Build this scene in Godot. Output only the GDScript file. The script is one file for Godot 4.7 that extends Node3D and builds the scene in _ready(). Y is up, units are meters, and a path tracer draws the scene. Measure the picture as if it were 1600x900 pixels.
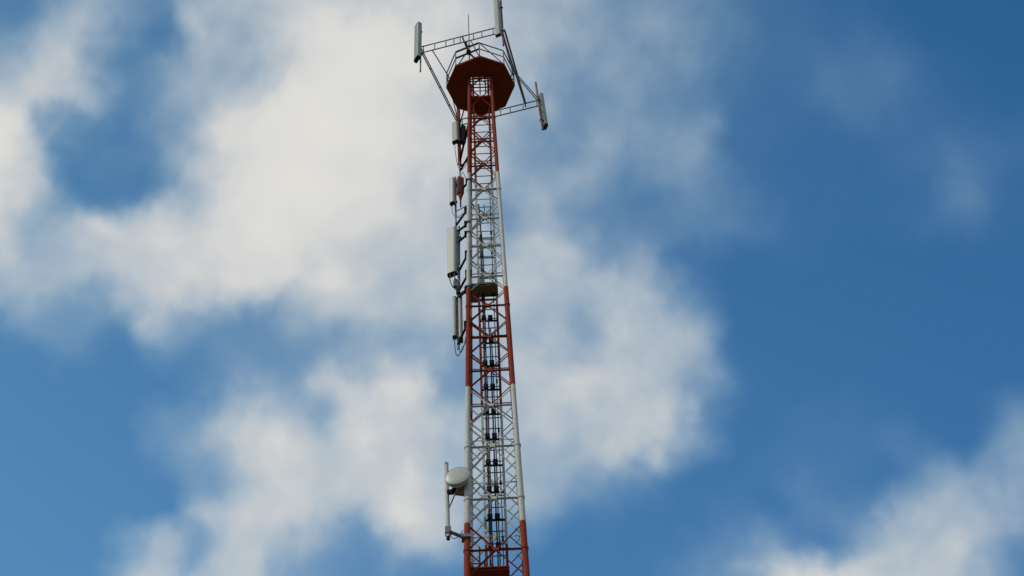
extends Node3D
# A red and white lattice telecom mast seen from the ground against a broken cloudy sky.
# Metres, y up. The mast's axis is the y axis; the photographer stands at z = +32.7.

const EYE := Vector3(0, 1.6, 32.7)
const LOOK_PITCH := 52.7
const LOOK_YAW := 1.222
const LOOK_ROLL := 2.933

var M := {}
var CYL: CylinderMesh
var CYL16: CylinderMesh
var ANGLE: ArrayMesh
var BOX: BoxMesh
var taken := {}

func _ready() -> void:
	set_camera()
	set_light()
	make_materials()
	make_shared_meshes()
	build_ground()
	build_mast()
	build_ladder()
	build_rest_platforms()
	build_work_platform()
	build_antenna_frame()
	build_sector_antennas()
	build_side_antennas()
	build_dish()
	build_feeders()
	build_jumpers()

# ------------------------------------------------------------------ camera, sky, sun

func look_axes() -> Array:
	var p := deg_to_rad(LOOK_PITCH)
	var y := deg_to_rad(LOOK_YAW)
	var r := deg_to_rad(LOOK_ROLL)
	var fwd := Vector3(sin(y) * cos(p), sin(p), -cos(y) * cos(p))
	var right := Vector3(cos(y), 0, sin(y))
	var up := right.cross(fwd)
	return [right * cos(r) - up * sin(r), right * sin(r) + up * cos(r), fwd]

func set_camera() -> void:
	var ax := look_axes()
	var c := Camera3D.new()
	c.name = "camera"
	c.fov = rad_to_deg(2.0 * atan(450.0 / 2964.0))
	c.near = 0.1
	c.far = 6000.0
	add_child(c)
	c.transform = Transform3D(Basis(ax[0], ax[1], -ax[2]), EYE)
	c.current = true

func set_light() -> void:
	var e := Environment.new()
	e.background_mode = Environment.BG_SKY
	var s := Sky.new()
	var pm := PanoramaSkyMaterial.new()
	pm.panorama = ImageTexture.create_from_image(sky_image())
	s.sky_material = pm
	e.sky = s
	e.ambient_light_source = Environment.AMBIENT_SOURCE_SKY
	e.tonemap_mode = Environment.TONE_MAPPER_LINEAR
	e.tonemap_exposure = 1.0
	e.sdfgi_enabled = true
	e.ssao_enabled = true
	e.ssil_enabled = true
	var w := WorldEnvironment.new()
	w.name = "world_environment"
	w.environment = e
	add_child(w)
	var sun := DirectionalLight3D.new()
	sun.name = "sun"
	sun.light_color = Color(1.0, 0.95, 0.87)
	sun.light_energy = 0.62
	sun.light_angular_distance = 0.5
	sun.shadow_enabled = true
	add_child(sun)
	sun.look_at_from_position(Vector3(-0.62, 0.70, 0.42) * 100.0, Vector3.ZERO, Vector3.UP)

# Cloud cover of the part of the sky that stands behind the mast: one row per 0.97 degrees, 0 = clear air, 99 = thick bright cloud.
const COVER := [
	[10, 10, 40, 50, 30, 20, 50, 60, 70, 76, 80, 80, 80, 80, 80, 76, 70, 60, 55, 40, 40, 35, 30, 15, 10, 8, 5, 3, 0, 0, 0, 0, 0],
	[20, 20, 60, 50, 20, 10, 60, 60, 66, 80, 90, 90, 90, 84, 80, 80, 70, 60, 50, 40, 40, 40, 30, 20, 10, 10, 7, 10, 3, 0, 0, 0, 0],
	[50, 60, 70, 30, 12, 40, 50, 60, 60, 80, 90, 92, 90, 88, 80, 80, 66, 60, 40, 40, 40, 40, 30, 15, 10, 10, 15, 15, 15, 7, 2, 0, 0],
	[80, 80, 70, 60, 20, 40, 50, 70, 78, 90, 94, 92, 90, 84, 80, 80, 66, 50, 30, 40, 35, 30, 20, 10, 7, 10, 15, 15, 12, 7, 3, 0, 0],
	[90, 80, 30, 10, 10, 40, 50, 80, 90, 92, 94, 92, 90, 84, 80, 72, 55, 40, 30, 40, 40, 40, 35, 10, 7, 5, 5, 7, 7, 7, 7, 5, 5],
	[90, 70, 12, 10, 12, 20, 60, 80, 90, 92, 92, 90, 88, 82, 80, 72, 48, 45, 45, 40, 30, 35, 35, 10, 5, 3, 3, 3, 7, 10, 17, 10, 7],
	[80, 70, 12, 8, 8, 12, 60, 80, 90, 92, 92, 90, 88, 82, 80, 70, 50, 50, 40, 25, 15, 20, 25, 15, 7, 3, 3, 2, 3, 6, 22, 8, 3],
	[80, 50, 50, 80, 70, 80, 80, 86, 90, 90, 88, 84, 80, 80, 74, 60, 30, 50, 30, 20, 20, 20, 20, 20, 10, 3, 2, 2, 3, 7, 12, 4, 3],
	[70, 50, 60, 70, 80, 80, 80, 82, 86, 88, 84, 80, 72, 74, 70, 60, 58, 65, 55, 30, 40, 10, 5, 0, 3, 2, 0, 0, 0, 0, 0, 0, 0],
	[50, 50, 50, 40, 60, 80, 80, 72, 80, 80, 80, 78, 70, 70, 70, 62, 70, 60, 60, 60, 55, 45, 10, 0, 0, 0, 0, 0, 0, 0, 0, 0, 0],
	[10, 30, 25, 20, 20, 60, 34, 34, 24, 50, 60, 70, 70, 70, 62, 62, 65, 60, 45, 60, 65, 60, 30, 0, 0, 0, 0, 0, 0, 0, 0, 0, 0],
	[0, 3, 20, 5, 0, 20, 10, 20, 20, 25, 30, 40, 44, 50, 34, 46, 64, 60, 60, 70, 70, 60, 40, 4, 0, 0, 0, 0, 0, 0, 0, 0, 0],
	[0, 0, 0, 0, 0, 0, 8, 30, 40, 44, 70, 80, 80, 76, 34, 50, 70, 75, 80, 80, 75, 65, 30, 4, 0, 0, 0, 0, 0, 0, 0, 0, 0],
	[0, 0, 0, 0, 0, 20, 25, 60, 80, 72, 46, 80, 80, 80, 70, 60, 64, 70, 65, 70, 80, 70, 22, 0, 0, 3, 5, 2, 3, 0, 0, 10, 25],
	[0, 0, 0, 0, 0, 14, 30, 58, 80, 80, 70, 80, 80, 80, 58, 55, 60, 55, 65, 70, 70, 50, 22, 0, 3, 5, 5, 5, 10, 7, 5, 30, 40],
	[0, 0, 0, 0, 0, 0, 28, 34, 62, 80, 70, 80, 80, 80, 62, 60, 64, 58, 40, 30, 20, 10, 0, 0, 3, 12, 8, 3, 5, 30, 40, 50, 50],
	[0, 0, 0, 0, 0, 0, 48, 70, 78, 80, 70, 62, 80, 80, 70, 50, 46, 28, 10, 5, 0, 0, 0, 5, 2, 10, 18, 20, 50, 50, 55, 55, 40],
	[0, 0, 0, 0, 34, 50, 26, 70, 76, 55, 30, 20, 22, 60, 60, 28, 10, 0, 0, 0, 0, 2, 10, 18, 34, 15, 15, 55, 65, 65, 65, 40, 20],
	[0, 0, 0, 10, 60, 66, 40, 70, 70, 34, 20, 12, 10, 14, 10, 5, 0, 0, 0, 0, 0, 8, 20, 30, 72, 82, 82, 80, 76, 76, 70, 48, 12],
]

func cover_node(i: int, j: int) -> float:
	return COVER[clampi(j, 0, 18)][clampi(i, 0, 32)]

func cubic(a: float, b: float, c: float, d: float, t: float) -> float:
	# between a soft B-spline and an interpolating one
	var u := 1.0 - t
	var soft := (a * u * u * u + b * (3.0 * t * t * t - 6.0 * t * t + 4.0) + c * (-3.0 * t * t * t + 3.0 * t * t + 3.0 * t + 1.0) + d * t * t * t) / 6.0
	var tight := b + 0.5 * t * (c - a + t * (2.0 * a - 5.0 * b + 4.0 * c - d + t * (3.0 * (b - c) + d - a)))
	return lerpf(soft, tight, 0.9)

func cover_at(x: float, y: float) -> float:
	var i := int(floor(x))
	var j := int(floor(y))
	var t := x - i
	var s := y - j
	var col := [0.0, 0.0, 0.0, 0.0]
	for k in 4:
		col[k] = cubic(cover_node(i - 1, j - 1 + k), cover_node(i, j - 1 + k), cover_node(i + 1, j - 1 + k), cover_node(i + 2, j - 1 + k), t)
	return cubic(col[0], col[1], col[2], col[3], s)

func air_color(d: Vector3) -> Vector3:
	# paler towards the horizon and towards the sun's side
	var side := d.x * 2900.0
	var el := rad_to_deg(asin(clampf(d.y, -1, 1)))
	var drop := clampf((52.7 - el) * 51.7, -1700.0, 2500.0)
	return Vector3(64.0 - 0.016 * side + 0.022 * drop, 114.0 - 0.016 * side + 0.024 * drop, 163.0 - 0.012 * side + 0.026 * drop)

func sky_color(d: Vector3, w: float) -> Vector3:
	var a := air_color(d)
	var k := clampf(w / 85.0, 0.0, 1.0)
	var c := a.lerp(Vector3(203, 206, 208), k)
	if w > 80.0:
		c = c.lerp(Vector3(231, 228, 221), clampf((w - 80.0) / 18.0, 0.0, 1.0))
	return c

func sky_image() -> Image:
	var W := 4096
	var H := 2048
	var broad := FastNoiseLite.new()
	broad.seed = 11
	broad.noise_type = FastNoiseLite.TYPE_SIMPLEX_SMOOTH
	broad.frequency = 2.6
	broad.fractal_octaves = 5
	broad.fractal_gain = 0.5
	var warp := FastNoiseLite.new()
	warp.seed = 5
	warp.noise_type = FastNoiseLite.TYPE_SIMPLEX_SMOOTH
	warp.frequency = 22.0
	warp.fractal_octaves = 4
	warp.fractal_gain = 0.55
	var wisp := FastNoiseLite.new()
	wisp.seed = 23
	wisp.noise_type = FastNoiseLite.TYPE_SIMPLEX_SMOOTH
	wisp.frequency = 27.0
	wisp.fractal_octaves = 4
	wisp.fractal_gain = 0.52
	# the whole upper sky, coarse
	var cw := 1024
	var ch := 256
	var bytes := PackedByteArray()
	bytes.resize(cw * ch * 3)
	var at := 0
	for j in ch:
		var th := (j + 0.5) / float(ch) * PI * 0.5
		for i in cw:
			var ph := (i + 0.5) / float(cw) * TAU
			var d := Vector3(sin(th) * sin(ph), cos(th), -sin(th) * cos(ph))
			var c := sky_color(d, open_cover(broad, d))
			bytes[at] = int(clampf(c.x, 0, 255)); bytes[at + 1] = int(clampf(c.y, 0, 255)); bytes[at + 2] = int(clampf(c.z, 0, 255))
			at += 3
	var top := Image.create_from_data(cw, ch, false, Image.FORMAT_RGB8, bytes)
	top.resize(W, H / 2, Image.INTERPOLATE_CUBIC)
	var img := Image.create_empty(W, H, false, Image.FORMAT_RGB8)
	img.fill(Color8(120, 132, 140))
	img.blit_rect(top, Rect2i(0, 0, W, H / 2), Vector2i(0, 0))
	# the cloud bank behind the mast, fine
	var ax := look_axes()
	var right: Vector3 = ax[0]
	var up: Vector3 = ax[1]
	var fwd: Vector3 = ax[2]
	var cell := 50.0 / 2964.0
	for j in range(230, 610):
		var th := (j + 0.5) / float(H) * PI
		for i0 in range(-640, 680):
			var ph := (i0 + 0.5) / float(W) * TAU
			var d := Vector3(sin(th) * sin(ph), cos(th), -sin(th) * cos(ph))
			var z := d.dot(fwd)
			var x := d.dot(right) / z / cell + 16.0
			var y := -d.dot(up) / z / cell + 9.0
			var out := maxf(maxf(-x, x - 32.0), maxf(-y, y - 18.0))
			if out > 5.0:
				continue
			var wx := warp.get_noise_3dv(d)
			var wy := warp.get_noise_3dv(d + Vector3(7.3, 1.1, 4.7))
			var w := cover_at(x + wx * 0.75, y + wy * 0.75)
			w = clampf(w, 0.0, 95.0)
			var edge := smoothstep(4.0, 50.0, w) * clampf((97.0 - w) / 35.0, 0.12, 1.0)
			w += wisp.get_noise_3dv(d) * 18.0 * edge
			if out > 0.0:
				w = lerpf(w, open_cover(broad, d), smoothstep(0.0, 5.0, out))
			var c := sky_color(d, clampf(w, 0.0, 99.0)) / 255.0
			img.set_pixel(posmod(i0, W), j, Color(c.x, c.y, c.z))
	return img

func open_cover(n: FastNoiseLite, d: Vector3) -> float:
	# broken cloud with as much cover as the bank behind the mast
	var q := Vector3(d.x, d.y * 1.3, d.z)
	return clampf(44.0 + n.get_noise_3dv(q) * 150.0, 0.0, 92.0)

# ------------------------------------------------------------------ materials

func mottled(a: Color, b: Color, spread: float, seed_value: int, freq: float, spots: Color = Color(0, 0, 0, 0), spot_at: float = 2.0) -> ImageTexture:
	# a and b are linear base colours of the same coat: fresh and weathered; spots are rust or dirt
	var n := FastNoiseLite.new()
	n.seed = seed_value
	n.frequency = freq
	n.fractal_octaves = 5
	var n2 := FastNoiseLite.new()
	n2.seed = seed_value + 50
	n2.frequency = freq * 2.3
	n2.fractal_octaves = 4
	var im := Image.create_empty(192, 192, false, Image.FORMAT_RGB8)
	for y in 192:
		for x in 192:
			# wrapped on a torus so that the tile has no seam
			var u := x / 192.0 * TAU
			var v := y / 192.0 * TAU
			var p := Vector3(cos(u) * 40.0 + cos(v) * 17.0, sin(u) * 40.0 + sin(v) * 17.0, cos(v) * 40.0)
			var t := clampf(0.5 + n.get_noise_3dv(p) * spread, 0.0, 1.0)
			var c := a.lerp(b, t)
			var s := n2.get_noise_3dv(p)
			if s > spot_at:
				c = c.lerp(spots, clampf((s - spot_at) * 8.0, 0.0, 0.8))
			im.set_pixel(x, y, c.linear_to_srgb())
	return ImageTexture.create_from_image(im)

func coat(tex: ImageTexture, rough: float, metal: float = 0.0, tile: float = 0.7, spec: float = 0.5) -> StandardMaterial3D:
	var m := StandardMaterial3D.new()
	m.albedo_texture = tex
	m.roughness = rough
	m.metallic = metal
	m.metallic_specular = spec
	m.uv1_triplanar = true
	m.uv1_world_triplanar = true
	m.uv1_scale = Vector3(tile, tile, tile)
	return m

func make_materials() -> void:
	var rust := Color(0.12, 0.05, 0.025)
	M.red = coat(mottled(Color(0.30, 0.053, 0.023), Color(0.23, 0.046, 0.027), 1.5, 3, 0.05, Color(0.16, 0.045, 0.03), 0.25), 0.85, 0.0, 0.7, 0.2)
	M.white = coat(mottled(Color(0.56, 0.56, 0.505), Color(0.46, 0.46, 0.41), 1.5, 9, 0.05, Color(0.30, 0.22, 0.15), 0.33), 0.65, 0.0, 0.7, 0.4)
	M.steel = coat(mottled(Color(0.24, 0.25, 0.25), Color(0.14, 0.145, 0.15), 1.5, 17, 0.06, rust, 0.3), 0.5, 0.3)
	M.radome = coat(mottled(Color(0.31, 0.33, 0.295), Color(0.27, 0.29, 0.26), 1.2, 21, 0.04), 0.45)
	M.pale = coat(mottled(Color(0.43, 0.45, 0.405), Color(0.38, 0.40, 0.36), 1.2, 23, 0.04), 0.45)
	M.dark = coat(mottled(Color(0.030, 0.030, 0.032), Color(0.018, 0.018, 0.02), 1.2, 29, 0.05), 0.85, 0.0, 0.7, 0.25)
	M.cable = coat(mottled(Color(0.022, 0.022, 0.024), Color(0.012, 0.012, 0.013), 1.2, 31, 0.05), 0.5)
	M.deck = M.red
	M.plate = coat(mottled(Color(0.27, 0.19, 0.125), Color(0.19, 0.15, 0.105), 1.6, 41, 0.05, rust, 0.2), 0.75)
	M.maroon = coat(mottled(Color(0.19, 0.045, 0.04), Color(0.13, 0.035, 0.032), 1.4, 43, 0.05), 0.55)
	M.grass = coat(mottled(Color(0.06, 0.08, 0.033), Color(0.10, 0.095, 0.05), 1.8, 47, 0.06, Color(0.16, 0.13, 0.09), 0.2), 1.0, 0.0, 0.11, 0.1)
	M.concrete = coat(mottled(Color(0.36, 0.35, 0.33), Color(0.29, 0.28, 0.26), 1.5, 53, 0.05), 0.9)

# ------------------------------------------------------------------ builders

func make_shared_meshes() -> void:
	CYL = CylinderMesh.new()
	CYL.top_radius = 1.0
	CYL.bottom_radius = 1.0
	CYL.height = 1.0
	CYL.radial_segments = 8
	CYL.rings = 0
	CYL16 = CYL.duplicate()
	CYL16.radial_segments = 16
	BOX = BoxMesh.new()
	BOX.size = Vector3.ONE
	# an angle iron one unit wide and one long: two flanges with real thickness
	var st := SurfaceTool.new()
	st.begin(Mesh.PRIMITIVE_TRIANGLES)
	var pts := PackedVector2Array([Vector2(-0.5, -0.5), Vector2(0.5, -0.5), Vector2(0.5, -0.36), Vector2(-0.36, -0.36), Vector2(-0.36, 0.5), Vector2(-0.5, 0.5)])
	extrude(st, pts, -0.5, 0.5)
	st.generate_normals()
	ANGLE = st.commit()

func extrude(st: SurfaceTool, pts: PackedVector2Array, y0: float, y1: float, smooth := false) -> void:
	# pts is an outline in x,z; prism along y
	var p := pts
	if Geometry2D.is_polygon_clockwise(p):
		p = p.duplicate()
		p.reverse()
	var n := p.size()
	st.set_smooth_group(0 if smooth else -1)
	for i in n:
		var a := p[i]
		var b := p[(i + 1) % n]
		quad(st, Vector3(a.x, y0, a.y), Vector3(b.x, y0, b.y), Vector3(b.x, y1, b.y), Vector3(a.x, y1, a.y))
	st.set_smooth_group(-1)
	var tri := Geometry2D.triangulate_polygon(p)
	for k in range(0, tri.size(), 3):
		var a := p[tri[k]]
		var b := p[tri[k + 1]]
		var c := p[tri[k + 2]]
		if (b - a).cross(c - a) < 0.0:
			var t := b
			b = c
			c = t
		for v in [Vector3(a.x, y1, a.y), Vector3(b.x, y1, b.y), Vector3(c.x, y1, c.y)]:
			st.add_vertex(v)
		for v in [Vector3(a.x, y0, a.y), Vector3(c.x, y0, c.y), Vector3(b.x, y0, b.y)]:
			st.add_vertex(v)

func quad(st: SurfaceTool, a: Vector3, b: Vector3, c: Vector3, d: Vector3) -> void:
	for v in [a, b, c, a, c, d]:
		st.add_vertex(v)

func numbered(called: String) -> String:
	var k: int = taken.get(called, 0)
	taken[called] = k + 1
	return called if k == 0 else "%s_%03d" % [called, k]

func thing(called: String, label: String, category: String, where := Vector3.ZERO, group := "") -> Node3D:
	var o := Node3D.new()
	o.name = numbered(called)
	add_child(o)
	o.position = where
	tag(o, label, category, group)
	return o

func tag(o: Node, label: String, category: String, group := "") -> void:
	o.set_meta("label", label)
	o.set_meta("category", category)
	if group != "":
		o.set_meta("group", group)

func obj(called: String, mesh: Mesh, mat: Material, parent: Node, xf := Transform3D.IDENTITY) -> MeshInstance3D:
	var o := MeshInstance3D.new()
	o.name = called
	o.mesh = mesh
	o.material_override = mat
	o.cast_shadow = GeometryInstance3D.SHADOW_CASTING_SETTING_ON
	parent.add_child(o, true)
	o.transform = xf
	return o

func along(a: Vector3, b: Vector3, wide: float, face := Vector3.BACK) -> Transform3D:
	# a unit shape along y stretched from a to b
	var d := b - a
	var y := d.normalized()
	var x := y.cross(face)
	if x.length() < 0.01:
		x = y.cross(Vector3.RIGHT)
	x = x.normalized()
	var z := x.cross(y)
	return Transform3D(Basis(x * wide, d, z * wide), (a + b) * 0.5)

func pipe(called: String, a: Vector3, b: Vector3, r: float, mat: Material, parent: Node, mesh: Mesh = null) -> MeshInstance3D:
	return obj(called, CYL if mesh == null else mesh, mat, parent, along(a, b, r))

func iron(called: String, a: Vector3, b: Vector3, wide: float, mat: Material, parent: Node, face := Vector3.BACK) -> MeshInstance3D:
	return obj(called, ANGLE, mat, parent, along(a, b, wide, face))

func block(called: String, size: Vector3, at: Vector3, mat: Material, parent: Node, turn := 0.0) -> MeshInstance3D:
	return obj(called, BOX, mat, parent, Transform3D(Basis(Vector3.UP, turn).scaled_local(size), at))

func hose(points: PackedVector3Array, r: float, sides := 7) -> ArrayMesh:
	# a smooth flexible tube through the points
	var c := Curve3D.new()
	var n := points.size()
	for i in n:
		var t := (points[mini(i + 1, n - 1)] - points[maxi(i - 1, 0)]) / 6.0
		c.add_point(points[i], -t, t)
	c.bake_interval = 0.06
	var b := c.get_baked_points()
	var st := SurfaceTool.new()
	st.begin(Mesh.PRIMITIVE_TRIANGLES)
	st.set_smooth_group(0)
	var rings := []
	var side := Vector3.RIGHT
	for i in b.size():
		var d := (b[mini(i + 1, b.size() - 1)] - b[maxi(i - 1, 0)]).normalized()
		side = side - d * side.dot(d)
		if side.length() < 0.05:
			side = d.cross(Vector3.BACK)
		side = side.normalized()
		var up := side.cross(d)
		var ring := PackedVector3Array()
		for k in sides:
			var a := TAU * k / sides
			ring.append(b[i] + (side * cos(a) + up * sin(a)) * r)
		rings.append(ring)
	for i in b.size() - 1:
		for k in sides:
			var l := (k + 1) % sides
			quad(st, rings[i][k], rings[i + 1][k], rings[i + 1][l], rings[i][l])
	for k in range(1, sides - 1):
		for v in [rings[0][0], rings[0][k], rings[0][k + 1]]:
			st.add_vertex(v)
		var e: PackedVector3Array = rings[b.size() - 1]
		for v in [e[0], e[k + 1], e[k]]:
			st.add_vertex(v)
	st.generate_normals()
	return st.commit()

func rounded(w: float, d: float, r: float) -> PackedVector2Array:
	# outline of a radome: flat back at -z, generously rounded front at +z
	var p := PackedVector2Array()
	p.append(Vector2(-w / 2, -d / 2))
	p.append(Vector2(w / 2, -d / 2))
	for k in 6:
		var a := PI * 0.5 * k / 5.0
		p.append(Vector2(w / 2 - r + r * cos(a), d / 2 - r + r * sin(a)))
	for k in 6:
		var a := PI * 0.5 + PI * 0.5 * k / 5.0
		p.append(Vector2(-w / 2 + r + r * cos(a), d / 2 - r + r * sin(a)))
	return p

func prism(pts: PackedVector2Array, y0: float, y1: float) -> ArrayMesh:
	var st := SurfaceTool.new()
	st.begin(Mesh.PRIMITIVE_TRIANGLES)
	extrude(st, pts, y0, y1)
	st.generate_normals()
	return st.commit()

func lathe(profile: PackedVector2Array, sides := 32, one_curve := false) -> ArrayMesh:
	# profile: (radius, z) pairs turned round the z axis
	var st := SurfaceTool.new()
	st.begin(Mesh.PRIMITIVE_TRIANGLES)
	for i in profile.size() - 1:
		st.set_smooth_group(0 if one_curve else i)
		var a := profile[i]
		var b := profile[i + 1]
		for k in sides:
			var t0 := TAU * k / sides
			var t1 := TAU * (k + 1) / sides
			var p0 := Vector3(a.x * cos(t0), a.x * sin(t0), a.y)
			var p1 := Vector3(a.x * cos(t1), a.x * sin(t1), a.y)
			var q0 := Vector3(b.x * cos(t0), b.x * sin(t0), b.y)
			var q1 := Vector3(b.x * cos(t1), b.x * sin(t1), b.y)
			if a.x < 0.0001:
				for v in [p0, q0, q1]:
					st.add_vertex(v)
			elif b.x < 0.0001:
				for v in [p0, q0, p1]:
					st.add_vertex(v)
			else:
				quad(st, p0, q0, q1, p1)
	st.generate_normals()
	return st.commit()

# ------------------------------------------------------------------ setting

func build_ground() -> void:
	var pm := PlaneMesh.new()
	pm.size = Vector2(4000, 4000)
	var g := obj("ground", pm, M.grass, self)
	g.set_meta("kind", "structure")
	g.set_meta("label", "dry grass field on which the mast stands")

# ------------------------------------------------------------------ the mast

const BANDS := [4.6, 9.6, 14.6, 19.6, 24.5, 29.4, 34.38, 39.53, 43.87, 49.78, 90.0]
const LEVELS := [31.7, 33.475, 35.237, 37.16, 38.757, 40.2, 41.635, 43.05, 44.43, 45.91, 47.32, 48.86, 50.2, 51.6, 53.0, 54.3, 55.5]
const MAST_TURN := -1.0

func paint_at(h: float) -> StandardMaterial3D:
	for i in BANDS.size():
		if h < BANDS[i]:
			return M.red if i % 2 == 0 else M.white
	return M.red

func leg_radius(h: float) -> float:
	return 0.076 if h < 37.16 else (0.066 if h < 43.87 else (0.058 if h < 49.78 else 0.052))

func half(h: float) -> float:
	# half the distance between the leg axes
	return (0.909 + (53.2 - h) * 0.0296) * 0.5 - leg_radius(h)

func half_smooth(h: float) -> float:
	return (0.909 + (53.2 - h) * 0.0296) * 0.5 - 0.066

func leg_at(sx: float, sz: float, h: float) -> Vector3:
	var w := half_smooth(h)
	return Vector3(sx * w, h, sz * w)

func build_mast() -> void:
	var mast := thing("lattice_mast", "tall square lattice mast with steel legs painted in red and white bands", "mast")
	mast.rotation_degrees.y = MAST_TURN
	var corners := [[-1.0, 1.0], [1.0, 1.0], [1.0, -1.0], [-1.0, -1.0]]
	# legs, one length per band of paint, and the flanges that join the sections
	var cuts := [0.0]
	for b in BANDS:
		if b < 56.0:
			cuts.append(b)
	cuts.append(37.16)
	cuts.append(56.3)
	cuts.sort()
	for c in corners:
		for i in cuts.size() - 1:
			var a: float = cuts[i]
			var b: float = cuts[i + 1]
			pipe("leg", leg_at(c[0], c[1], a), leg_at(c[0], c[1], b), leg_radius((a + b) * 0.5), paint_at((a + b) * 0.5), mast, CYL16)
		for h in [37.16, 35.237, 33.475, 43.05, 48.86, 53.0]:
			var p := leg_at(c[0], c[1], h)
			pipe("flange", p - Vector3(0, 0.035, 0), p + Vector3(0, 0.035, 0), leg_radius(h - 0.1) * 1.22, paint_at(h), mast, CYL16)
	# bracing in the sections that can be seen: a bar at each level and a diamond between levels
	for i in LEVELS.size():
		var h: float = LEVELS[i]
		for k in 4:
			face_bars(mast, corners[k], corners[(k + 1) % 4], h, LEVELS[i + 1] if i + 1 < LEVELS.size() else -1.0)
	# the sections below them
	var st := SurfaceTool.new()
	st.begin(Mesh.PRIMITIVE_TRIANGLES)
	var st2 := SurfaceTool.new()
	st2.begin(Mesh.PRIMITIVE_TRIANGLES)
	var h := 31.7
	while h > 0.6:
		var low := maxf(h - 2.1, 0.2)
		var use := st if paint_at((h + low) * 0.5) == M.red else st2
		for k in 4:
			var c: Array = corners[k]
			var d: Array = corners[(k + 1) % 4]
			var m := (h + low) * 0.5
			var top := (leg_at(c[0], c[1], h) + leg_at(d[0], d[1], h)) * 0.5
			var bot := (leg_at(c[0], c[1], low) + leg_at(d[0], d[1], low)) * 0.5
			for e in [[leg_at(c[0], c[1], low), leg_at(d[0], d[1], low)], [leg_at(c[0], c[1], m), top], [leg_at(c[0], c[1], m), bot], [leg_at(d[0], d[1], m), top], [leg_at(d[0], d[1], m), bot]]:
				use.append_from(ANGLE, 0, along(e[0], e[1], 0.055))
		h = low
	obj("lower_bracing", st.commit(), M.red, mast).set_meta("kind", "stuff")
	obj("lower_bracing", st2.commit(), M.white, mast).set_meta("kind", "stuff")
	for c in corners:
		block("footing", Vector3(0.9, 0.4, 0.9), Vector3(c[0] * half_smooth(0), 0.15, c[1] * half_smooth(0)), M.concrete, mast)

func face_bars(mast: Node3D, c: Array, d: Array, h: float, up: float) -> void:
	var a := leg_at(c[0], c[1], h)
	var b := leg_at(d[0], d[1], h)
	var out := Vector3(c[0] + d[0], 0, c[1] + d[1]).normalized()
	var wide := 0.042 if h < 38.0 else 0.038
	iron("horizontal_bar", a, b, wide, paint_at(h + 0.01), mast, out)
	if up < 0.0:
		return
	var m := (h + up) * 0.5
	var low_mid := (a + b) * 0.5
	var high_mid := (leg_at(c[0], c[1], up) + leg_at(d[0], d[1], up)) * 0.5
	for e in [c, d]:
		var node := leg_at(e[0], e[1], m)
		iron("diagonal_brace", node, low_mid, wide * 0.9, paint_at((m + h) * 0.5), mast, out)
		iron("diagonal_brace", node, high_mid, wide * 0.9, paint_at((m + up) * 0.5), mast, out)
	# a gusset plate where the diagonals meet on the bar
	var g := obj("gusset_plate", BOX, paint_at(h + 0.01), mast)
	var y := Vector3.UP
	var x := y.cross(out)
	g.transform = Transform3D(Basis(x * 0.13, y * 0.10, out * 0.012), low_mid + out * 0.034)
	# the wide bays carry short struts inside the diamonds
	if up - h > 1.58 and up < 38.8:
		for e in [c, d]:
			for part in [[h, low_mid], [up, high_mid]]:
				var node2 := leg_at(e[0], e[1], m)
				var foot := leg_at(e[0], e[1], part[0])
				var mid: Vector3 = (node2 + part[1]) * 0.5
				iron("lattice_strut", foot, mid, 0.03, paint_at(part[0] + (0.05 if part[0] < m else -0.05)), mast, out)

# ------------------------------------------------------------------ ladder and platforms inside the mast

func build_ladder() -> void:
	var l := thing("climbing_ladder", "caged climbing ladder running up the middle of the mast", "ladder")
	l.rotation_degrees.y = MAST_TURN
	var cuts := [0.3, 4.6, 9.6, 14.6, 19.6, 24.5, 29.4, 34.38, 39.53, 43.87, 49.78, 56.5]
	for s in [-1.0, 1.0]:
		for i in cuts.size() - 1:
			var a: float = cuts[i]
			var b: float = cuts[i + 1]
			block("side_rail", Vector3(0.066, b - a, 0.06), Vector3(s * 0.25, (a + b) * 0.5, -0.08), paint_at((a + b) * 0.5), l)
	var h := 31.5
	while h < 56.4:
		pipe("rung", Vector3(-0.23, h, -0.08), Vector3(0.23, h, -0.08), 0.015, M.steel if h < 43.87 else paint_at(h), l)
		h += 0.42
	# cage: hoops that bulge towards the open side and three straps
	h = 44.85
	while h < 54.5:
		var pts := PackedVector3Array()
		for k in 13:
			var t := PI * k / 12.0
			pts.append(Vector3(0.27 * cos(t), h, -0.08 + 0.40 * sin(t)))
		obj("cage_hoop", hose(pts, 0.015, 6), paint_at(h), l)
		h += 1.405
	for t in [0.12, 0.88]:
		for i in range(9, cuts.size() - 1):
			var a: float = maxf(cuts[i], 44.85)
			var b: float = minf(cuts[i + 1], 54.6)
			block("cage_strap", Vector3(0.035, b - a, 0.012), Vector3(0.27 * cos(PI * t), (a + b) * 0.5, -0.08 + 0.40 * sin(PI * t)), paint_at((a + b) * 0.5), l)
	# stand-offs that tie the ladder to the rear bars of the mast
	for v in [33.475, 35.237, 37.16, 38.757, 40.2, 41.635, 43.05, 44.43, 45.91, 47.32, 48.86, 50.2, 51.6, 53.0, 54.3]:
		for x in [-0.25, 0.25]:
			iron("stand_off", Vector3(x, v, -0.1), Vector3(x, v, -half_smooth(v)), 0.03, paint_at(v), l)

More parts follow.
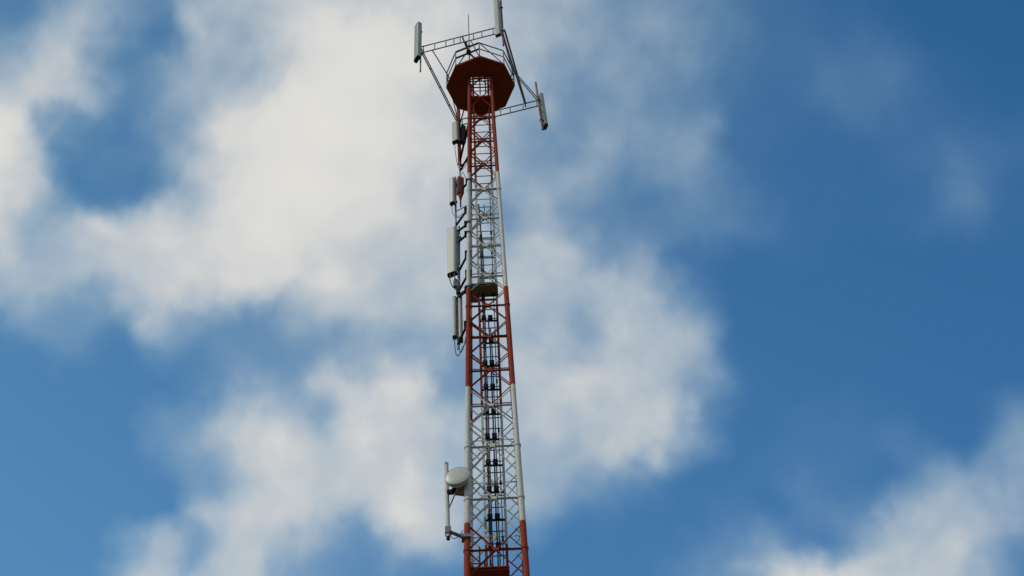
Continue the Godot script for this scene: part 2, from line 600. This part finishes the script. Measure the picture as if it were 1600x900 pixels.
func plate_with_lip(called: String, label: String, x0: float, x1: float, z0: float, z1: float, h: float, mat: Material) -> Node3D:
	var t := thing(called, label, "platform", Vector3(0, h, 0))
	t.rotation_degrees.y = MAST_TURN
	block("deck", Vector3(x1 - x0, 0.03, z1 - z0), Vector3((x0 + x1) * 0.5, 0.0, (z0 + z1) * 0.5), mat, t)
	for z in [z0 + 0.03, z1 - 0.03]:
		iron("joist", Vector3(x0, -0.04, z), Vector3(x1, -0.04, z), 0.05, mat, t)
	return t

func build_rest_platforms() -> void:
	var a := plate_with_lip("rest_platform", "brown steel rest platform inside the mast where red turns to white", -0.52, 0.30, 0.05, 0.50, 44.15, M.plate)
	block("side_deck", Vector3(0.28, 0.03, 0.22), Vector3(-0.38, 0.0, -0.062), M.plate, a)
	plate_with_lip("rest_platform", "red steel rest platform inside the mast just under the octagonal deck", -0.33, 0.33, -0.30, 0.36, 54.42, M.deck)
	var c := plate_with_lip("rest_platform", "red steel rest platform with short posts at the lowest red band", -0.66, 0.30, -0.30, 0.58, 33.03, M.deck)
	for p in [[-0.60, -0.26], [-0.44, -0.26], [-0.40, 0.30], [-0.30, -0.26], [-0.24, 0.1]]:
		pipe("rail_post", Vector3(p[0], 0.0, p[1]), Vector3(p[0], 0.95, p[1]), 0.02, M.red, c)
	pipe("hand_rail", Vector3(-0.62, 0.95, -0.26), Vector3(-0.22, 0.95, -0.26), 0.018, M.red, c)

# ------------------------------------------------------------------ the octagonal work platform

const DECK_H := 55.6
const DECK_R := 1.13

func oct(k: int, r := DECK_R) -> Vector2:
	return Vector2(r * sin(PI / 4 * k), r * cos(PI / 4 * k))

func build_work_platform() -> void:
	var t := thing("work_platform", "octagonal red work platform with railings round the head of the mast", "platform", Vector3(0, DECK_H, 0))
	# deck: an octagon with a square opening for the mast
	var st := SurfaceTool.new()
	st.begin(Mesh.PRIMITIVE_TRIANGLES)
	st.set_smooth_group(-1)
	var hole := []
	for k in 8:
		var a := PI / 4 * k
		var d := Vector2(sin(a), cos(a))
		hole.append(d * (0.36 / maxf(absf(d.x), absf(d.y))))
	for k in 8:
		var a := oct(k)
		var b := oct((k + 1) % 8)
		var ha: Vector2 = hole[k]
		var hb: Vector2 = hole[(k + 1) % 8]
		var y1 := 0.02
		var y0 := -0.02
		quad(st, Vector3(a.x, y1, a.y), Vector3(ha.x, y1, ha.y), Vector3(hb.x, y1, hb.y), Vector3(b.x, y1, b.y))
		quad(st, Vector3(a.x, y0, a.y), Vector3(b.x, y0, b.y), Vector3(hb.x, y0, hb.y), Vector3(ha.x, y0, ha.y))
		quad(st, Vector3(a.x, y0, a.y), Vector3(a.x, y1, a.y), Vector3(b.x, y1, b.y), Vector3(b.x, y0, b.y))
		quad(st, Vector3(ha.x, y0, ha.y), Vector3(hb.x, y0, hb.y), Vector3(hb.x, y1, hb.y), Vector3(ha.x, y1, ha.y))
	st.generate_normals()
	obj("deck", st.commit(), M.deck, t)
	for k in 8:
		var a := oct(k)
		var b := oct((k + 1) % 8)
		var a3 := Vector3(a.x, 0, a.y)
		var b3 := Vector3(b.x, 0, b.y)
		var e := (b3 - a3).normalized()
		var o := Vector3(e.z, 0, -e.x)
		var mid := (a3 + b3) * 0.5
		if o.dot(mid) < 0:
			o = -o
		var toe := obj("toe_board", BOX, M.deck, t)
		toe.transform = Transform3D(Basis(e * (b3 - a3).length() * 0.985, Vector3.UP * 0.09, o * 0.008), mid + o * 0.006 + Vector3(0, 0.02, 0))
		pipe("rail_post", a3 * 0.99, a3 * 0.99 + Vector3(0, 0.93, 0), 0.021, M.steel, t)
		pipe("hand_rail", a3 * 0.99 + Vector3(0, 0.92, 0), b3 * 0.99 + Vector3(0, 0.92, 0), 0.034 if k == 7 else 0.021, M.dark if k == 7 else M.steel, t)
		pipe("middle_rail", a3 * 0.99 + Vector3(0, 0.52, 0), b3 * 0.99 + Vector3(0, 0.52, 0), 0.034 if k == 7 else 0.019, M.dark if k == 7 else M.steel, t)
	# grid of bars over the hatch
	for x in [-0.24, -0.02, 0.16, 0.27]:
		pipe("hatch_bar", Vector3(x, 0.05, -0.34), Vector3(x, 0.05, 0.40), 0.02, M.maroon, t)
	for z in [0.17, -0.07]:
		pipe("hatch_bar", Vector3(-0.38, 0.05, z), Vector3(0.38, 0.05, z), 0.024, M.maroon, t)
	# knee braces that stiffen the railing
	pipe("rail_brace", Vector3(0, 0.92, 1.12), Vector3(0.79, 0.03, 0.79), 0.016, M.steel, t)
	pipe("rail_brace", Vector3(-0.45, 0.52, 0.95), Vector3(-0.70, 0.03, 0.85), 0.018, M.dark, t)

# ------------------------------------------------------------------ head frame for the sector antennas

const FRAME_H := 56.4
const CORNER_A := Vector2(-1.925, 0.991)
const CORNER_B := Vector2(0.74, 1.664)
const CORNER_C := Vector2(1.93, -1.216)
const CORNER_D := Vector2(-0.802, -1.9)

func p3(v: Vector2, y := 0.0) -> Vector3:
	return Vector3(v.x, y, v.y)

func ladder_beam(t: Node3D, a: Vector3, b: Vector3, gap: float, bays: Array, mat: Material, r: float) -> void:
	var u := Vector3(0, gap * 0.5, 0)
	pipe("chord", a + u, b + u, r, mat, t)
	pipe("chord", a - u, b - u, r, mat, t)
	for f in bays:
		var p := a.lerp(b, f)
		pipe("beam_rung", p - u, p + u, r * 0.85, mat, t)

func build_antenna_frame() -> void:
	var t := thing("antenna_frame", "grey steel frame of ladder beams holding antennas round the octagonal platform", "antenna frame", Vector3(0, FRAME_H, 0))
	var A := p3(CORNER_A)
	var B := p3(CORNER_B)
	var C := p3(CORNER_C)
	var D := p3(CORNER_D)
	ladder_beam(t, A, B, 0.40, [0.03, 0.17, 0.31, 0.41, 0.49, 0.60, 0.655, 0.76, 0.90, 0.98], M.steel, 0.021)
	ladder_beam(t, C, D, 0.36, [0.02, 0.19, 0.35, 0.47, 0.57, 0.64, 0.80, 0.95], M.steel, 0.023)
	ladder_beam(t, A, D, 0.22, [0.05, 0.25, 0.5, 0.75, 0.95], M.steel, 0.021)
	pipe("strut", Vector3(0.85, 0.05, 1.62), C.lerp(D, 0.155) + Vector3(0, 0.16, 0), 0.032, M.steel, t)
	pipe("strut", Vector3(0.78, -0.12, 1.62), C.lerp(D, 0.155) + Vector3(0, -0.05, 0), 0.022, M.steel, t)
	pipe("strut", A.lerp(B, 0.14) + Vector3(0, -0.2, 0), Vector3(-1.12, 0.1, 0.0), 0.019, M.steel, t)
	pipe("strut", Vector3(1.12, 0.14, 0.0), C + Vector3(-0.02, 0.32, 0.02), 0.018, M.steel, t)
	pipe("strut", Vector3(1.12, 0.0, 0.0), C + Vector3(-0.02, 0.12, 0.02), 0.018, M.steel, t)
	pipe("strut", Vector3(-1.12, 0.06, 0.0), D + Vector3(0, 0.1, 0), 0.018, M.steel, t)
	pipe("strut", Vector3(0.80, -0.15, 1.6), Vector3(1.12, 0.1, 0.0), 0.02, M.steel, t)
	pipe("strut", Vector3(0.80, -0.4, 1.6), Vector3(1.10, -0.15, 0.02), 0.017, M.steel, t)
	# hangers from the beam ends down to the deck
	for e in [[A.lerp(B, 0.62), Vector3(0.0, -0.8, 1.1)], [C.lerp(D, 0.62), Vector3(-0.1, -0.8, -1.1)]]:
		pipe("hanger", e[0] + Vector3(0, -0.2, 0), e[1], 0.018, M.steel, t)
	# forked red bracket between the near beam and the railing
	var y := Vector3(-0.36, -0.42, 1.08)
	pipe("bracket_arm", Vector3(-0.55, 0.17, 1.34), y, 0.028, M.maroon, t)
	pipe("bracket_arm", Vector3(-0.44, -0.18, 1.37), y, 0.034, M.maroon, t)
	pipe("bracket_arm", y, Vector3(-0.16, -0.79, 1.07), 0.032, M.dark, t)
	block("bracket_clamp", Vector3(0.13, 0.14, 0.13), y + Vector3(0, 0.01, 0), M.dark, t, 0.3)
	var rod := thing("lightning_rod", "thin grey lightning rod standing on the platform railing", "lightning rod", Vector3(-0.335, 55.62, 0.99))
	pipe("lower_tube", Vector3.ZERO, Vector3(0, 1.3, 0), 0.022, M.steel, rod)
	pipe("upper_tube", Vector3(0, 1.28, 0), Vector3(0, 3.0, 0), 0.016, M.steel, rod)
	var tip := CylinderMesh.new()
	tip.top_radius = 0.003
	tip.bottom_radius = 0.016
	tip.height = 0.12
	tip.radial_segments = 8
	obj("tip", tip, M.steel, rod, Transform3D(Basis.IDENTITY, Vector3(0, 3.06, 0)))
	block("clamp", Vector3(0.07, 0.06, 0.09), Vector3(0.0, 0.9, 0.0), M.dark, rod)

# ------------------------------------------------------------------ antennas

func panel_antenna(called: String, label: String, group: String, foot: Vector3, head: Vector3, pole_r: float, pole_mat: Material, lo: float, hi: float, size: Vector2, off: Vector2, facing: float, mat: Material, cap: Material) -> Node3D:
	# foot and head: the ends of the pole; lo and hi: the panel's ends above the foot; off: from the pole to the panel (along its width, along its face); facing: degrees from +z towards +x
	var t := thing(called, label, "antenna", foot, group)
	var rel := head - foot
	pipe("pole", Vector3.ZERO, rel, pole_r, pole_mat, t, CYL16)
	var y := rel.normalized()
	var f := Vector3(sin(deg_to_rad(facing)), 0, cos(deg_to_rad(facing)))
	var x := y.cross(f).normalized()
	var b := Basis(x, y, x.cross(y))
	var at := b * Vector3(off.x, 0, off.y)
	var r := minf(size.x, size.y) * 0.42
	var radome := obj("radome", prism(rounded(size.x, size.y, r), lo + 0.02, hi - 0.02), mat, t, Transform3D(b, at))
	obj("end_cap", prism(rounded(size.x * 1.05, size.y * 1.05, r), lo - 0.03, lo + 0.02), cap, radome)
	obj("end_cap", prism(rounded(size.x * 1.03, size.y * 1.03, r), hi - 0.02, hi + 0.012), mat, radome)
	for k in [-0.27, 0.27]:
		pipe("connector", Vector3(k * size.x, lo - 0.11, 0), Vector3(k * size.x, lo - 0.02, 0), 0.018, M.dark, radome)
	for v in [lo + (hi - lo) * 0.16, lo + (hi - lo) * 0.84]:
		pipe("bracket", y * v, b * Vector3(off.x, 0, off.y - size.y * 0.45) + y * v, 0.026, M.steel, t)
		var c := obj("clamp", BOX, M.steel, t)
		c.transform = Transform3D(b.scaled_local(Vector3(pole_r * 3.0, 0.07, pole_r * 2.6)), y * v)
	return t

func build_sector_antennas() -> void:
	var g := "sector antennas on the head frame"
	panel_antenna("sector_antenna", "grey panel antenna on a grey pole at the beam tip farthest from the ladder", g, Vector3(-1.94, 55.0, 0.99), Vector3(-1.94, 58.16, 0.99), 0.028, M.steel, 0.7, 2.94, Vector2(0.27, 0.13), Vector2(0.0, 0.13), -58.0, M.radome, M.dark)
	panel_antenna("sector_antenna", "grey panel antenna standing highest, its pole red below the panel", g, Vector3(0.79, 55.35, 1.664), Vector3(0.775, 58.75, 1.664), 0.034, M.maroon, 0.62, 2.9, Vector2(0.19, 0.12), Vector2(-0.12, 0.1), -24.0, M.radome, M.steel)
	panel_antenna("sector_antenna", "grey panel antenna behind a leaning red pole at the far beam's end", g, Vector3(2.01, 54.72, -1.216), Vector3(1.895, 57.74, -1.216), 0.036, M.maroon, 0.3, 2.22, Vector2(0.24, 0.13), Vector2(0.02, 0.13), 112.0, M.radome, M.maroon)
	var d := panel_antenna("sector_antenna", "short grey panel antenna on a thick red pole under the octagonal platform", g, Vector3(-0.775, 53.84, -1.9), Vector3(-0.79, 57.4, -1.9), 0.06, M.red, 1.2, 2.36, Vector2(0.23, 0.13), Vector2(-0.06, 0.15), -24.0, M.radome, M.dark)
	block("rear_unit", Vector3(0.15, 1.0, 0.16), Vector3(0.13, 1.75, 0.02), M.dark, d, 0.4)
	# stays from the pole to the mast legs
	for e in [[0.1, 0.55], [0.55, 0.1]]:
		iron("stay", Vector3(0.0, e[0], 0.0), Vector3(0.37, e[1] - 0.3, 1.55), 0.05, M.dark, d)
	iron("stay", Vector3(0.0, 2.35, 0.0), Vector3(0.38, 2.1, 1.5), 0.045, M.dark, d)

func mount_arm(t: Node3D, a: Vector3, b: Vector3) -> void:
	# a clamped arm between a pole and a mast leg, in the thing's own axes
	pipe("mount_arm", a, b, 0.034, M.dark, t)
	block("leg_clamp", Vector3(0.19, 0.09, 0.19), b, M.dark, t)

func build_side_antennas() -> void:
	var g := "antennas clamped to the left legs of the mast"
	var p1 := panel_antenna("panel_antenna", "slim grey panel antenna on a grey pole beside a dark red radio unit", g, Vector3(-0.88, 47.5, 0.0), Vector3(-0.87, 50.27, 0.0), 0.03, M.steel, 1.22, 2.52, Vector2(0.16, 0.12), Vector2(-0.04, 0.13), -28.0, M.pale, M.dark)
	mount_arm(p1, Vector3(0, 0.18, 0), Vector3(0.36, 0.48, 0.36))
	pipe("spacer", Vector3(0.0, 0.92, 0), Vector3(0.36, 0.62, 0.42), 0.016, M.steel, p1)
	var p2 := panel_antenna("panel_antenna", "large pale grey panel antenna, the broadest on the mast", g, Vector3(-0.815, 44.1, 0.0), Vector3(-0.79, 47.62, 0.0), 0.042, M.steel, 1.12, 3.34, Vector2(0.27, 0.15), Vector2(-0.16, 0.12), -24.0, M.pale, M.dark)
	for e in [[3.3, 3.03], [2.75, 2.52], [1.3, 1.55], [0.38, 0.62]]:
		mount_arm(p2, Vector3(0, e[0], 0), Vector3(0.29, e[1], 0.44))
	mount_arm(p2, Vector3(0, 0.2, 0), Vector3(0.28, -0.16, 0.48))
	block("junction_box", Vector3(0.13, 0.32, 0.1), Vector3(-0.08, 0.62, 0.08), M.steel, p2, 0.3)
	block("junction_box", Vector3(0.1, 0.22, 0.09), Vector3(-0.02, 0.24, 0.1), M.dark, p2, -0.2)
	var p3a := panel_antenna("panel_antenna", "pair of narrow grey antenna tubes hanging under the large panel", g, Vector3(-0.865, 41.85, 0.0), Vector3(-0.86, 44.35, 0.0), 0.026, M.steel, 0.5, 2.28, Vector2(0.11, 0.11), Vector2(-0.08, 0.05), -10.0, M.pale, M.dark)
	var second := obj("radome", prism(rounded(0.12, 0.11, 0.05), 0.46, 2.34), M.radome, p3a, Transform3D(Basis.IDENTITY, Vector3(0.085, 0, 0.03)))
	obj("end_cap", prism(rounded(0.127, 0.117, 0.05), 0.30, 0.46), M.dark, second)
	mount_arm(p3a, Vector3(0, 0.2, 0), Vector3(0.28, 0.46, 0.5))
	mount_arm(p3a, Vector3(0, 2.3, 0), Vector3(0.31, 2.05, 0.46))
	# radio unit on a thin red pole
	var u := thing("radio_unit", "dark red radio unit on a thin red pole beside the mast leg", "radio unit", Vector3(-0.722, 48.66, 0.0))
	pipe("pole", Vector3.ZERO, Vector3(-0.012, 2.5, 0), 0.024, M.maroon, u)
	block("case", Vector3(0.19, 0.82, 0.16), Vector3(0.0, 1.0, 0.07), M.maroon, u, 0.35)
	var cone := CylinderMesh.new()
	cone.top_radius = 0.085
	cone.bottom_radius = 0.03
	cone.height = 0.3
	cone.radial_segments = 12
	obj("cable_boot", cone, M.red, u, Transform3D(Basis.IDENTITY, Vector3(0.0, 0.44, 0.06)))
	for k in 3:
		block("cooling_fin", Vector3(0.012, 0.7, 0.05), Vector3(-0.05 + 0.05 * k, 1.0, 0.165), M.maroon, u, 0.35)
	mount_arm(u, Vector3(0, 0.85, 0), Vector3(0.26, 0.75, 0.4))
	for e in [[2.2, 2.0], [1.95, 2.25]]:
		iron("stay", Vector3(0, e[0], 0), Vector3(0.28, e[1], 0.36), 0.045, M.dark, u)

func build_dish() -> void:
	var t := thing("microwave_dish", "round pale microwave dish on an outrigger pole beside the mast", "dish antenna", Vector3(-1.15, 34.34, 0.3))
	pipe("pole", Vector3.ZERO, Vector3(-0.035, 2.56, 0), 0.052, M.white, t, CYL16)
	pipe("pole_foot", Vector3(0.0, -0.08, 0), Vector3(0, 0.03, 0), 0.045, M.dark, t, CYL16)
	block("pole_cap", Vector3(0.08, 0.12, 0.08), Vector3(-0.035, 2.56, 0), M.steel, t, 0.5)
	var b := Basis(Vector3.UP, deg_to_rad(-12)) * Basis(Vector3.RIGHT, deg_to_rad(-4))
	var c := Vector3(0.25, 1.55, 0.56)
	var d := obj("drum", lathe(PackedVector2Array([Vector2(0.318, 0.0), Vector2(0.318, -0.1), Vector2(0.29, -0.14), Vector2(0.15, -0.21), Vector2(0.0, -0.21)])), M.pale, t, Transform3D(b, c))
	obj("radome", lathe(PackedVector2Array([Vector2(0.0, 0.03), Vector2(0.16, 0.024), Vector2(0.29, 0.006), Vector2(0.316, -0.01)]), 32, true), M.pale, d)
	obj("hub", lathe(PackedVector2Array([Vector2(0.13, -0.2), Vector2(0.13, -0.36), Vector2(0.0, -0.36)]), 20), M.plate, d)
	block("mount_plate", Vector3(0.24, 0.1, 0.1), Vector3(0.1, 1.5, 0.06), M.dark, t)
	pipe("mount_arm", Vector3(0.1, 1.5, 0.06), Vector3(0.24, 1.54, 0.3), 0.05, M.dark, t)
	block("radio_box", Vector3(0.24, 0.22, 0.2), Vector3(0.32, 1.5, 0.12), M.plate, t, 0.2)
	pipe("strut", Vector3(0.2, 1.46, 0.1), Vector3(0.02, 1.0, 0.0), 0.022, M.steel, t)
	pipe("mount_arm", Vector3(0.0, 0.2, 0), Vector3(0.42, -0.42, 0.36), 0.042, M.dark, t)
	block("arm_clamp", Vector3(0.15, 0.2, 0.15), Vector3(0.0, 0.2, 0), M.steel, t)
	block("leg_clamp", Vector3(0.22, 0.1, 0.22), Vector3(0.44, -0.43, 0.37), M.steel, t)
	pipe("mount_arm", Vector3(-0.02, 2.1, 0), Vector3(0.5, 2.05, 0.32), 0.03, M.dark, t)

# ------------------------------------------------------------------ cables

func build_feeders() -> void:
	var runs := [
		["thick black feeder cable, outermost of the run on the ladder", -0.155, 0.10, 48.6, 0.026],
		["thick black feeder cable beside the outermost one on the ladder", -0.105, 0.11, 47.2, 0.026],
		["black feeder cable in the middle of the run on the ladder", 0.025, 0.10, 43.0, 0.02],
		["black feeder cable paired with the middle one of the run", 0.075, 0.10, 42.6, 0.016],
		["thin black feeder cable ending highest, close to the ladder's right rail", 0.165, 0.08, 49.6, 0.013]]
	var rng := RandomNumberGenerator.new()
	rng.seed = 4
	for r in runs:
		var pts := PackedVector3Array()
		var h := 1.0
		while h < r[3]:
			pts.append(Vector3(r[1] + rng.randf_range(-0.007, 0.007), h, r[2] + rng.randf_range(-0.01, 0.01)))
			h += 1.5
		pts.append(Vector3(r[1] - 0.03, r[3], r[2]))
		var o := obj(numbered("feeder_cable"), hose(pts, r[4]), M.cable, self)
		tag(o, r[0], "cable", "feeder cables inside the mast")
	var tray := thing("cable_tray", "run of dark cross bars and clamps that carry the feeder cables", "cable tray")
	var h := 32.15
	var k := 0
	while h < 43.4:
		iron("cross_bar", Vector3(-0.24, h, 0.06), Vector3(0.24, h, 0.06), 0.04, M.dark, tray)
		block("cable_clamp", Vector3(0.13, 0.14, 0.08), Vector3(-0.13, h + 0.05, 0.13), M.dark, tray)
		block("cable_clamp", Vector3(0.13, 0.17, 0.07), Vector3(0.05, h + 0.05, 0.13), M.dark, tray)
		if k % 2 == 0:
			block("cable_clamp", Vector3(0.05, 0.12, 0.05), Vector3(0.165, h + 0.3, 0.1), M.dark, tray)
		h += 0.985
		k += 1
	while h < 48.6:
		block("cable_clamp", Vector3(0.07, 0.12, 0.07), Vector3(-0.15, h, 0.12), M.dark, tray)
		block("cable_clamp", Vector3(0.06, 0.12, 0.06), Vector3(0.165, h + 0.2, 0.1), M.dark, tray)
		iron("cross_bar", Vector3(-0.24, h, 0.06), Vector3(0.24, h, 0.06), 0.028, M.steel, tray)
		h += 0.985

func build_jumpers() -> void:
	var g := "jumper cables between antennas and mast"
	var list := [
		["black jumper cable looping below the pair of narrow tubes", 0.014, [Vector3(-0.95, 42.25, 0.05), Vector3(-0.94, 41.8, 0.05), Vector3(-0.88, 41.45, 0.1), Vector3(-0.78, 41.5, 0.2), Vector3(-0.62, 41.75, 0.4)]],
		["second black jumper cable below the pair of narrow tubes", 0.012, [Vector3(-0.8, 42.2, 0.03), Vector3(-0.82, 41.8, 0.03), Vector3(-0.78, 41.6, 0.1), Vector3(-0.68, 41.75, 0.25), Vector3(-0.6, 42.1, 0.45)]],
		["black jumper cable from the large panel down behind its pole", 0.016, [Vector3(-1.04, 45.15, 0.1), Vector3(-1.06, 44.85, 0.12), Vector3(-0.98, 44.55, 0.1), Vector3(-0.86, 44.4, 0.06), Vector3(-0.8, 44.1, 0.05)]],
		["black jumper cable from the large panel's inner connector to its junction box", 0.016, [Vector3(-0.92, 45.12, 0.16), Vector3(-0.93, 44.95, 0.16), Vector3(-0.88, 44.8, 0.12), Vector3(-0.87, 44.6, 0.1), Vector3(-0.82, 44.35, 0.1)]],
		["thin black jumper cable drooping from the slim panel to the mast leg", 0.010, [Vector3(-0.97, 48.62, 0.1), Vector3(-0.98, 48.3, 0.1), Vector3(-0.9, 48.0, 0.12), Vector3(-0.76, 47.75, 0.25), Vector3(-0.55, 47.7, 0.42)]],
		["second thin black jumper cable drooping from the slim panel", 0.010, [Vector3(-0.9, 48.6, 0.1), Vector3(-0.88, 48.2, 0.1), Vector3(-0.8, 47.95, 0.15), Vector3(-0.66, 47.85, 0.3), Vector3(-0.52, 47.9, 0.42)]],
		["thin black jumper cable from the short panel down along the red pole", 0.010, [Vector3(-0.9, 54.95, -1.75), Vector3(-0.92, 54.6, -1.75), Vector3(-0.85, 53.6, -1.7), Vector3(-0.72, 52.6, -1.3), Vector3(-0.5, 51.8, -0.5)]],
		["thin black jumper cable from the radio unit up to the mast", 0.010, [Vector3(-0.68, 50.1, 0.1), Vector3(-0.66, 50.35, 0.12), Vector3(-0.62, 50.2, 0.2), Vector3(-0.56, 49.8, 0.3), Vector3(-0.5, 49.4, 0.42)]],
		["thin black cable drooping under the dish's lower arm", 0.010, [Vector3(-1.12, 34.42, 0.36), Vector3(-1.05, 34.2, 0.4), Vector3(-0.92, 34.12, 0.5), Vector3(-0.78, 34.24, 0.6)]],
		["curved black cable crossing inside the mast above the brown platform", 0.013, [Vector3(-0.42, 48.4, 0.4), Vector3(-0.3, 48.1, 0.3), Vector3(-0.12, 47.9, 0.2), Vector3(-0.02, 48.1, 0.15), Vector3(-0.02, 48.6, 0.1)]]]
	for e in list:
		var o := obj(numbered("jumper_cable"), hose(PackedVector3Array(e[2]), e[1], 6), M.cable, self)
		tag(o, e[0], "cable", g)
